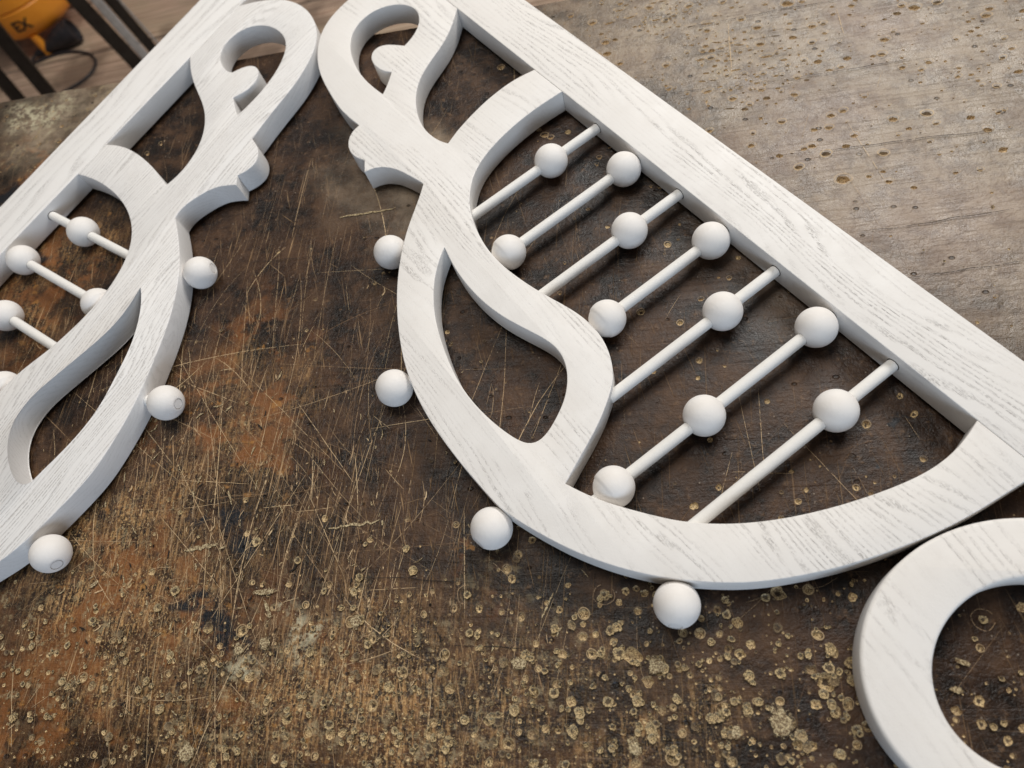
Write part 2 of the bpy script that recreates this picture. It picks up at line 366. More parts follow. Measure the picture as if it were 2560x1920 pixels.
# hardened glue / drill-plug spots: mottled tan with a paler rim
t = NT('glue_spot'); oc = t.coords(); rad = attr(t, 'rad'); rnd = attr(t, 'rnd')
r_ = t.math('ADD', rad, t.math('MULTIPLY', t.math('SUBTRACT', t.noise(oc, 330, 3, 0.65), 0.5), 1.15))
fine = t.noise(oc, 1500, 3, 0.7)
core = t.mix(t.ramp(fine, 0.42, 0.56), (0.075, 0.040, 0.016), (0.62, 0.45, 0.22))
core = t.mix(t.ramp(rnd, 0.0, 0.6, 0.75, 0.0), core, (0.10, 0.060, 0.030))
rim = t.math('MULTIPLY', t.math('MULTIPLY', t.ramp(r_, 0.40, 0.62), t.ramp(r_, 0.92, 0.72)), t.ramp(t.math('FRACT', t.math('MULTIPLY', rnd, 17.3)), 0.0, 1.0, 0.1, 1.0))
colr = t.mix(t.math('MULTIPLY', rim, 0.35), core, (0.72, 0.56, 0.32))
open_ = t.math('MULTIPLY', t.ramp(t.math('FRACT', t.math('MULTIPLY', rnd, 7.7)), 0.55, 0.60), t.ramp(r_, 0.50, 0.28))
colr = t.mix(t.math('MULTIPLY', open_, 0.85), colr, (0.045, 0.025, 0.012))
colr = t.mix(t.ramp(rnd, 0.55, 0.15, 0.0, 0.5), colr, (0.12, 0.075, 0.045))
al = t.math('MULTIPLY', t.ramp(r_, 0.95, 0.80), t.ramp(rnd, 0.0, 0.45, 0.45, 1.0))
t.set(t.b.inputs['Alpha'], al)
M_SPOT = t.finish(colr, 0.6, t.bump(t.math('ADD', t.ramp(r_, 0.15, 0.85), t.math('MULTIPLY', fine, 0.35)), 1.0, 0.0014))
# open holes and dents: sunken, shade painted into the centre, paler towards the rim
t = NT('dent'); oc = t.coords(); rad = attr(t, 'rad'); rnd = attr(t, 'rnd')
r_ = t.math('ADD', rad, t.math('MULTIPLY', t.math('SUBTRACT', t.noise(oc, 500, 3, 0.6), 0.5), 0.55))
colr = t.mix(t.ramp(r_, 0.30, 0.72), (0.10, 0.060, 0.026), t.mix(rnd, (0.22, 0.165, 0.115), (0.34, 0.265, 0.165)))
al = t.math('MULTIPLY', t.ramp(r_, 1.0, 0.62), 0.9); t.set(t.b.inputs['Alpha'], al)
M_DENT = t.finish(colr, 0.65, t.bump(t.ramp(r_, 0.0, 0.95, smooth=True), 1.0, 0.0020))
# raw wood inside the hollows
t = NT('hollow'); oc = t.coords(); rad = attr(t, 'rad'); rnd = attr(t, 'rnd')
fine = t.noise(oc, 1300, 3, 0.7)
c = t.mix(t.ramp(fine, 0.40, 0.60), (0.17, 0.095, 0.040), (0.74, 0.56, 0.30))
c = t.mix(t.ramp(rnd, 0.0, 0.75, 0.80, 0.0), c, (0.12, 0.068, 0.034))
c = t.mix(t.math('MULTIPLY', t.ramp(rad, 0.7, 1.0), 0.15), c, (0.70, 0.50, 0.23))
c = t.mix(t.math('MULTIPLY', t.ramp(t.math('FRACT', t.math('MULTIPLY', rnd, 7.7)), 0.62, 0.66), t.ramp(t.math('ADD', rad, t.math('MULTIPLY', t.math('SUBTRACT', fine, 0.5), 0.8)), 0.55, 0.30)), c, (0.06, 0.035, 0.016))
M_HOLLOW = t.finish(c, 0.65, t.bump(fine, 0.8, 0.0006))
t = NT('bore'); oc = t.coords(); rad = attr(t, 'rad'); rnd = attr(t, 'rnd')
fine = t.noise(oc, 1000, 3, 0.7)
c = t.mix(t.ramp(fine, 0.35, 0.65), (0.22, 0.13, 0.060), (0.66, 0.48, 0.26))
c = t.mix(t.ramp(rnd, 0.6, 1.0, 0, 0.6), c, (0.20, 0.155, 0.115))
M_BORE = t.finish(c, 0.7, t.bump(fine, 0.6, 0.0005))
t = NT('chipped_rim'); oc = t.coords(); rad = attr(t, 'rad'); rnd = attr(t, 'rnd')
r_ = t.math('ADD', rad, t.math('MULTIPLY', t.math('SUBTRACT', t.noise(oc, 420, 3, 0.6), 0.5), 0.9))
t.set(t.b.inputs['Alpha'], t.math('MULTIPLY', t.ramp(r_, 1.0, 0.80), t.ramp(rnd, 0.2, 1, 0.10, 0.65)))
M_CHIP = t.finish((0.54, 0.38, 0.20), 0.6)
# scored lines
t = NT('score_line'); oc = t.coords(); rad = attr(t, 'rad'); rnd = attr(t, 'rnd')
brk = t.noise(oc, 260, 4, 0.7)
al = t.math('MULTIPLY', t.ramp(t.math('ADD', rad, t.math('MULTIPLY', t.math('SUBTRACT', brk, 0.5), 2.2)), 1.0, 0.45), t.ramp(brk, 0.37, 0.52))
t.set(t.b.inputs['Alpha'], t.math('MULTIPLY', al, t.ramp(rnd, 0, 1, 0.30, 0.90)))
M_SCORE = t.finish(t.mix(rnd, (0.38, 0.21, 0.10), (0.74, 0.54, 0.31)), 0.6)
t = NT('crack_line'); oc = t.coords(); rad = attr(t, 'rad'); brk = t.noise(oc, 160, 4, 0.7)
t.set(t.b.inputs['Alpha'], t.math('MULTIPLY', t.ramp(rad, 1.0, 0.5), t.ramp(brk, 0.38, 0.5)))
M_CRACK = t.finish((0.010, 0.007, 0.005), 0.9)
t = NT('paint_smear'); oc = t.coords(); rad = attr(t, 'rad'); rnd = attr(t, 'rnd')
r_ = t.math('ADD', rad, t.math('MULTIPLY', t.math('SUBTRACT', t.noise(oc, 190, 5, 0.8), 0.5), 2.3))
t.set(t.b.inputs['Alpha'], t.ramp(r_, 0.90, 0.66))
sf = t.noise(oc, 1100, 3, 0.75)
M_SMEAR = t.finish(t.mix(t.ramp(sf, 0.40, 0.62), (0.16, 0.095, 0.040), (0.72, 0.58, 0.34)), 0.5, t.bump(sf, 1.0, 0.0012))

# slab: far edge (local y = 0) is worn and slightly uneven; the top is cut open where the dents are
XA, XB, YN, SL = -0.75, 1.75, -1.30, 0.055
EDGE = []
for i in range(501):
    x = XA + (XB - XA) * i / 500
    EDGE.append((x, noise.noise(Vector((x * 9, 0, 0))) * 0.0022 + noise.noise(Vector((x * 55, 3, 0))) * 0.0011))
PITS = []; CELL = {}
def pit(x, y, rx, ry, ang, mi, rv, depth=0.5):
    """a real hollow in the worktop; skipped where it would cut into another"""
    rm = max(rx, ry)
    if not (XA + 0.01 < x < XB - 0.01 and YN + 0.01 < y < -0.004 - rm - 0.002): return False
    cx, cy = int(x / 0.01), int(y / 0.01)
    for i in (-1, 0, 1):
        for j in (-1, 0, 1):
            for (px, py, pr) in CELL.get((cx + i, cy + j), ()):
                if hypot(px - x, py - y) < (pr + rm) * 1.04: return False
    if rm > 0.0092: return False
    CELL.setdefault((cx, cy), []).append((x, y, rm)); PITS.append((x, y, rx, ry, ang, mi, rv, depth)); return True
bm = bmesh.new(); LR = bm.verts.layers.float.new('rad'); LN = bm.verts.layers.float.new('rnd')
def build_slab():
    from mathutils.geometry import delaunay_2d_cdt
    V = []; E = []; loops = []
    def add(loop):
        n0 = len(V); V.extend(Vector(p) for p in loop); k = len(loop)
        E.extend((n0 + i, n0 + (i + 1) % k) for i in range(k)); loops.append(list(range(n0, n0 + k)))
    add([(XA, YN), (XB, YN)] + [(x, y - 0.003) for x, y in reversed(EDGE)])
    outl = []
    for (x, y, rx, ry, ang, mi, rv, depth) in PITS:
        seg = 12 if max(rx, ry) < 0.0022 else 20
        sd = R() * 50; lp = []
        for k in range(seg):
            a = 2 * pi * k / seg; w_ = 0.86 + 0.26 * noise.noise(Vector((cos(a) * 1.5 + sd, sin(a) * 1.5, 0)))
            px, py = rx * w_ * cos(a), ry * w_ * sin(a)
            lp.append((x + px * cos(ang) - py * sin(ang), y + px * sin(ang) + py * cos(ang)))
        outl.append(lp); add(lp)
    vo_, eo_, fo_, ov, oe, of = delaunay_2d_cdt(V, E, loops, 0, 1e-7)
    # keep the triangles that are outside every dent (original face 0 only)
    vs = [bm.verts.new((p.x, p.y, HB)) for p in vo_]
    for f, src in zip(fo_, of):
        if src and all(q == 0 for q in src): bm.faces.new([vs[i] for i in f])
    for lp, (x, y, rx, ry, ang, mi, rv, depth) in zip(outl, PITS):
        rm = min(rx, ry); D = rm * depth; prev = None
        tilt = (R() - 0.5) * 0.3
        for s_, z_ in ((1.0, 0.0), (0.93, 0.30), (0.78, 0.66), (0.50, 0.93), (0.22, 1.0)):
            row = []
            for (px, py) in lp:
                q = bm.verts.new((x + (px - x) * s_, y + (py - y) * s_, HB - D * z_ * (1 + 0.35 * (R() - 0.5) * (s_ < 0.9)))); q[LR] = s_; q[LN] = rv; row.append(q)
            if prev:
                for k in range(len(row)):
                    f = bm.faces.new((prev[k], prev[(k + 1) % len(row)], row[(k + 1) % len(row)], row[k])); f.material_index = mi; f.smooth = True
            prev = row
        f = bm.faces.new(prev); f.material_index = mi; f.smooth = True
    ev = [bm.verts.new((x, y - 0.003, HB)) for x, y in EDGE]; mv = [bm.verts.new((x, y, HB - 0.003)) for x, y in EDGE]; bv = [bm.verts.new((x, y, HB - SL)) for x, y in EDGE]
    for i in range(len(EDGE) - 1):
        bm.faces.new((ev[i], mv[i], mv[i + 1], ev[i + 1])); bm.faces.new((mv[i], bv[i], bv[i + 1], mv[i + 1]))
    c = [bm.verts.new(p) for p in ((XA, YN, HB), (XB, YN, HB), (XB, YN, HB - SL), (XA, YN, HB - SL))]
    bm.faces.new((c[0], c[1], c[2], c[3])); bm.faces.new(list(reversed(bv)) + [c[3], c[2]])
    bm.faces.new([ev[0], c[0], c[3], bv[0], mv[0]]); bm.faces.new([mv[-1], bv[-1], c[2], c[1], ev[-1]])
ZL = [HB + 0.00006]
def nz_():
    ZL[0] += 0.0000004; return ZL[0]
def disc(x, y, rx, ry, ang, mi, rv, seg=16):
    if y > -0.006 - max(rx, ry): return
    if mi == 8: return collar(x, y, rx, ry, ang, rv)
    z = nz_(); c = bm.verts.new((x, y, z)); c[LR] = 0; c[LN] = rv; ring = []
    for k in range(seg):
        a = 2 * pi * k / seg; px, py = rx * cos(a), ry * sin(a)
        q = bm.verts.new((x + px * cos(ang) - py * sin(ang), y + px * sin(ang) + py * cos(ang), z)); q[LR] = 1; q[LN] = rv; ring.append(q)
    for k in range(seg):
        f = bm.faces.new((c, ring[k], ring[(k + 1) % seg])); f.material_index = mi
def collar(x, y, rx, ry, ang, rv, seg=16):
    z = nz_(); rows = []
    for s_, rd in ((0.76, 0.55), (1.0, 1.0)):
        row = []
        for k in range(seg):
            a = 2 * pi * k / seg; px, py = rx * s_ * cos(a), ry * s_ * sin(a)
            q = bm.verts.new((x + px * cos(ang) - py * sin(ang), y + px * sin(ang) + py * cos(ang), z)); q[LR] = rd; q[LN] = rv; row.append(q)
        rows.append(row)
    for k in range(seg):
        f = bm.faces.new((rows[0][k], rows[1][k], rows[1][(k + 1) % seg], rows[0][(k + 1) % seg])); f.material_index = 8
def ringmark(x, y, r, wd, mi, rv, ang0=0, ang1=2 * pi):
    sd = R() * 40
    pts = [(x + r * (1 + 0.16 * noise.noise(Vector((cos(a) * 1.2 + sd, sin(a) * 1.2, 2)))) * cos(a), y + r * (0.93 + 0.16 * noise.noise(Vector((cos(a) * 1.2 + sd, sin(a) * 1.2, 7)))) * sin(a)) for a in [ang0 + (ang1 - ang0) * i / 40 for i in range(41)]]
    ribbon(pts, wd, mi, rv)
def ribbon(pts, wd, mi, rv, taper=False):
    pts = [p for p in pts if p[1] < -0.006]
    if len(pts) < 3: return
    z = nz_(); L = []
    for i, (x, y) in enumerate(pts):
        x0, y0 = pts[max(0, i - 1)]; x1, y1 = pts[min(len(pts) - 1, i + 1)]
        dx, dy = x1 - x0, y1 - y0; d = hypot(dx, dy) or 1; nx, ny = -dy / d, dx / d
        k = wd * ((sin(pi * (i + 0.35) / (len(pts) - 0.3)) ** 0.5) if taper else 1)
        row = []
        for s in (-1, 0, 1):
            q = bm.verts.new((x + nx * k * s, y + ny * k * s, z)); q[LR] = abs(s); q[LN] = rv; row.append(q)
        L.append(row)
    for a, b in zip(L, L[1:]):
        for j in (0, 1):
            f = bm.faces.new((a[j], a[j + 1], b[j + 1], b[j])); f.material_index = mi
def scratch(u, v, du, dv, wd, rv, mi=3, curve=0.0):
    n = 14; pts = []
    for i in range(n + 1):
        s = i / n - 0.5
        uu = u + du * s + curve * dv * (s * s - 0.25); vv = v + dv * s - curve * du * (s * s - 0.25)
        x, y = from_px(uu, vv); pts.append((x + random.gauss(0, 0.00008), y + random.gauss(0, 0.00008)))
    ribbon(pts, wd, mi, rv, True)
R = random.random
def g_(m, s): return random.gauss(m, s)
# 1 = glue spot, 2 = dent, 3 = score, 4 = crack, 5 = smear
# long steep scores, near left and middle
for i in range(950):
    u = random.choice([g_(560, 230), g_(850, 260), g_(300, 260), g_(700, 350)]); v = g_(1220, 330)
    if u > 1350 and R() < 0.7: continue
    L_ = random.choice([40, 80, 130, 220, 400]) * (0.6 + R()); ang = radians(g_(80, 8)) if R() < 0.72 else radians(random.choice([g_(-50, 8), g_(-38, 10), g_(55, 12), g_(8, 7)]))
    scratch(u, v, cos(ang) * L_, -sin(ang) * L_, 0.00011 + 0.00030 * R() ** 2.2, R() ** 1.4, curve=g_(0, 0.12))
for i in range(330):
    u = R() * 2560; v = R() * 1900; L_ = 40 + 260 * R() ** 2
    ang = radians(random.choice([g_(95, 12), g_(12, 6), g_(-45, 20), g_(60, 15)]))
    scratch(u, v, cos(ang) * L_, -sin(ang) * L_, 0.00007 + 0.00012 * R(), 0.7 * R() ** 2, curve=g_(0, 0.15))
for (a, b, c_, d_, wd) in [(520, 1560, 770, 1180, .0003), (440, 1150, 560, 1400, .00028), (470, 960, 600, 1010, .0003), (740, 1000, 900, 1230, .00028), (770, 1230, 860, 1440, .0003), (540, 1290, 640, 1600, .00022), (400, 1290, 560, 1480, .00028), (430, 1200, 620, 1210, .0003),
                           (1895, 970, 1910, 1180, .00022), (1840, 960, 1900, 1230, .00016), (1960, 1060, 2180, 1290, .00018), (1420, 870, 1330, 1100, .00022), (1830, 1180, 1980, 1185, .0002), (1790, 1290, 1830, 1130, .00018), (2260, 1040, 2300, 1100, .00014),
                           (560, 880, 860, 1180, .00018), (160, 960, 480, 1230, .0002), (1820, 60, 1830, 190, .0005), (2090, 20, 2110, 90, .0004), (2120, 310, 2210, 450, .0003), (1560, 190, 1570, 330, .0003), (620, 700, 600, 1000, .00022), (700, 640, 680, 900, .00018)]:
    scratch((a + c_) / 2, (b + d_) / 2, c_ - a, d_ - b, wd, 0.8)
# pale knife-lift streaks
for (a, b, c_, d_, wd) in [(822, 1322, 950, 1303, .0011), (462, 1378, 545, 1360, .0016), (850, 545, 990, 522, .0010), (1355, 1545, 1385, 1480, .0007)]:
    pts = [from_px(a + (c_ - a) * i / 12, b + (d_ - b) * i / 12 + g_(0, 1.5)) for i in range(13)]
    ribbon(pts, wd, 5, 0.9, True)
for i in range(900):
    u = g_(520, 330); v = g_(1430, 260); L_ = 6 + 22 * R() ** 2; ang = radians(g_(80, 25))
    scratch(u, v, cos(ang) * L_, -sin(ang) * L_, 0.00025 + 0.0006 * R() ** 2, R(), mi=random.choice([3, 3, 5, 4]), curve=g_(0, 0.4))
# board joints and cracks parallel to the far edge
for (a, b, c_, d_) in [(1870, 402, 2560, 318), (1695, 74, 2120, -5), (1900, 212, 2300, 145), (2140, 586, 2560, 520), (1630, 150, 1900, 120), (2230, 700, 2560, 655), (1560, 250, 1800, 218), (30, 330, 260, 272), (20, 470, 240, 440), (560, 540, 780, 520), (620, 660, 800, 640), (1080, 1610, 1400, 1625), (900, 1440, 1200, 1455)]:
    n = 40; pts = []
    for i in range(n + 1):
        s = i / n; x, y = from_px(a + (c_ - a) * s, b + (d_ - b) * s); pts.append((x, y + noise.noise(Vector((x * 60, y * 7, 1))) * 0.0016))
    ribbon(pts, 0.00030, 4, 0.5, True)
# spots, very dense at the near edge
def spot(u, v, r, rv=None, flat=None):
    x, y = from_px(u, v); rv = R() if rv is None else rv; ry = r * (0.78 + 0.3 * R()); a = R() * pi
    if flat is None: flat = R() < 0.22
    if flat or not pit(x, y, r, ry, a, 6, rv, 0.30 + 0.25 * R()): disc(x, y, r, ry, a, 1, rv)
    elif R() < 0.4: disc(x, y, r * 1.2, ry * 1.2, a, 8, rv)
def dent(x, y, rx, ry, ang, rv, depth=0.8):
    if pit(x, y, rx, ry, ang, 7, rv, depth) and R() < 0.8: disc(x, y, rx * 1.3, ry * 1.4, ang, 8, 0.5 + 0.5 * rv)
for (u, v, r) in [(1945, 1484, .0048), (1915, 1495, .0030), (2020, 1475, .0026), (1843, 1557, .0034), (1330, 1350, .0026), (1296, 1388, .0024), (1268, 1424, .0028), (1512, 1488, .0028), (1564, 1478, .0028), (1612, 1484, .0026), (1500, 1511, .0022),
                  (1580, 1640, .0060), (1548, 1634, .0038), (1645, 1664, .0058), (2065, 1705, .0052), (2270, 1585, .0035), (2120, 1760, .0030), (1995, 1860, .0030), (2090, 1780, .0034), (2030, 1865, .0030), (1457, 1592, .0026), (1534, 1604, .0026), (1405, 1635, .0034), (1325, 1640, .0030), (1220, 1800, .003), (1480, 1635, .003),
                  (1775, 1100, .0022), (1797, 1218, .0022), (1735, 1265, .0026), (1995, 1255, .0018), (2015, 1225, .0018), (1625, 1160, .0016), (2165, 1062, .0026), (2285, 1035, .0030), (2250, 990, .0022), (1745, 945, .0018), (2140, 1220, .0018), (1669, 613, .0026), (1700, 808, .0022), (1602, 781, .0026), (1845, 645, .0020), (1748, 903, .0020), (1253, 170, .003), (1262, 270, .003), (1312, 1190, .0022), (1118, 830, .0020), (1420, 330, .0030), (1250, 380, .0025), (1440, 520, .0022)]:
    spot(u, v, r, 0.55 + 0.4 * R(), False)
cnt = 0
while cnt < 1900:
    u = R() * 2560; v = 1180 + 760 * R()
    dens = min(1, max(0, (v - 1230) / 430)) ** 1.3
    if u < 520: dens *= 0.5 + 0.4 * (v > 1550)
    if u > 2150: dens *= 0.3
    if R() > dens: continue
    big = R() ** 4
    spot(u, v, 0.0006 + 0.0030 * big, 0.2 + 0.8 * R()); cnt += 1
    if R() < 0.22: spot(u + g_(0, 14), v + g_(0, 10), 0.0008 + 0.0014 * R(), 0.4 + 0.6 * R()); cnt += 1
for i in range(230):
    spot(R() * 2560, 500 + 850 * R(), 0.0006 + 0.0014 * R() ** 2, R() * 0.6)
for (u, v, r) in [(440, 1478, .0085), (398, 1520, .0075), (922, 1612, .0060), (1170, 1488, .0062), (1510, 1488, .0060), (1815, 1780, .0056), (2455, 1550, .0055)]:
    x, y = from_px(u, v); ringmark(x, y, r, 0.00026, 3, 0.45, R() * 2, R() * 3 + 4.2)
    disc(x, y, r * 0.45, r * 0.4, 0, 1, 0.9)
# thick smears of filler and old paint
for (u, v, rx, ry, a) in [(1952, 1805, .0062, .0095, .1), (1585, 1870, .0038, .0060, .3), (890, 1555, .0040, .0048, 0), (665, 1480, .0090, .0022, .1), (672, 1525, .0018, .0080, .5), (600, 1625, .0040, .0045, 0), (665, 1610, .0040, .0055, 0), (2400, 1655, .0045, .0016, -.4), (2385, 1725, .004, .002, -.2), (470, 1880, .005, .0075, .4), (1640, 1665, .006, .005, 0), (1840, 1830, .003, .004, 0), (560, 1370, .003, .001, .3), (240, 1460, .004, .002, .7), (1300, 1660, .005, .004, 0)]:
    x, y = from_px(u, v); disc(x, y, rx, ry, a, 5, R(), 24)
for (u, v, r) in [(2107, 450, .0052), (2115, 366, .0032), (2030, 366, .0032), (2077, 290, .0030), (1893, 70, .0036), (1764, 116, .0028), (1518, 135, .0040), (1550, 160, .003), (2232, 299, .0034), (2222, 455, .0026), (1665, 215, .0018), (1878, 365, .0028), (2118, 146, .0034), (1968, 10, .0050), (2285, 20, .0046), (2128, 15, .003), (2035, 325, .0028), (2172, 442, .0022), (1960, 4, .004)]:
    x, y = from_px(u, v); dent(x, y, r, r * 0.75, 0, 0.3 * R())
# dents over the far side
cnt = 0
while cnt < 430:
    u = 1300 + R() * 1260; v = R() * 760
    if R() > max(0.07, 1 - v / 560) ** 1.3: continue
    x, y = from_px(u, v); k = R() ** 2.5
    dent(x, y, 0.0008 + 0.0030 * k, 0.0006 + 0.0021 * k, g_(0, 0.2), R()); cnt += 1
for i in range(420):
    u = g_(1850, 90) if R() < 0.7 else g_(1660, 70); v = g_(160, 50) if u > 1750 else g_(30, 40)
    x, y = from_px(u, v); dent(x, y, 0.0010 + 0.0045 * R() ** 2, 0.0007 + 0.0012 * R(), g_(0, 0.12), R())
for i in range(90):
    x, y = from_px(R() * 420, 215 + 260 * R()); dent(x, y, 0.0008 + 0.0020 * R() ** 2, 0.0007 + 0.001 * R(), 0, R())
build_slab()
bmesh.ops.recalc_face_normals(bm, faces=[f for f in bm.faces if f.material_index == 0 and len(f.verts) > 4])
for f in bm.faces:
    f.normal_update()
    if f.material_index and f.normal.z < 0: f.normal_flip()
    if not f.material_index and abs(f.normal.z) > 0.9 and f.calc_center_median().z > HB - 0.001 and f.normal.z < 0: f.normal_flip()
me = bpy.data.meshes.new('worktop'); bm.to_mesh(me); bm.free()
top = link('worktop', me, bench, [M_BENCH, M_SPOT, M_DENT, M_SCORE, M_CRACK, M_SMEAR, M_HOLLOW, M_BORE, M_CHIP])
for (x, y) in [(-0.6, -0.12), (1.6, -0.12), (-0.6, -1.18), (1.6, -1.18)]:
    b2 = bmesh.new(); bmesh.ops.create_cube(b2, size=1); bmesh.ops.scale(b2, vec=(0.09, 0.09, HB - SL - 0.001), verts=b2.verts)
    bmesh.ops.translate(b2, vec=(x, y, (HB - SL - 0.001) / 2), verts=b2.verts)
    bmesh.ops.bevel(b2, geom=b2.edges, offset=0.004, segments=2, affect='EDGES')
    m_ = bpy.data.meshes.new('leg'); b2.to_mesh(m_); b2.free(); link('leg', m_, bench, [M_BENCH])

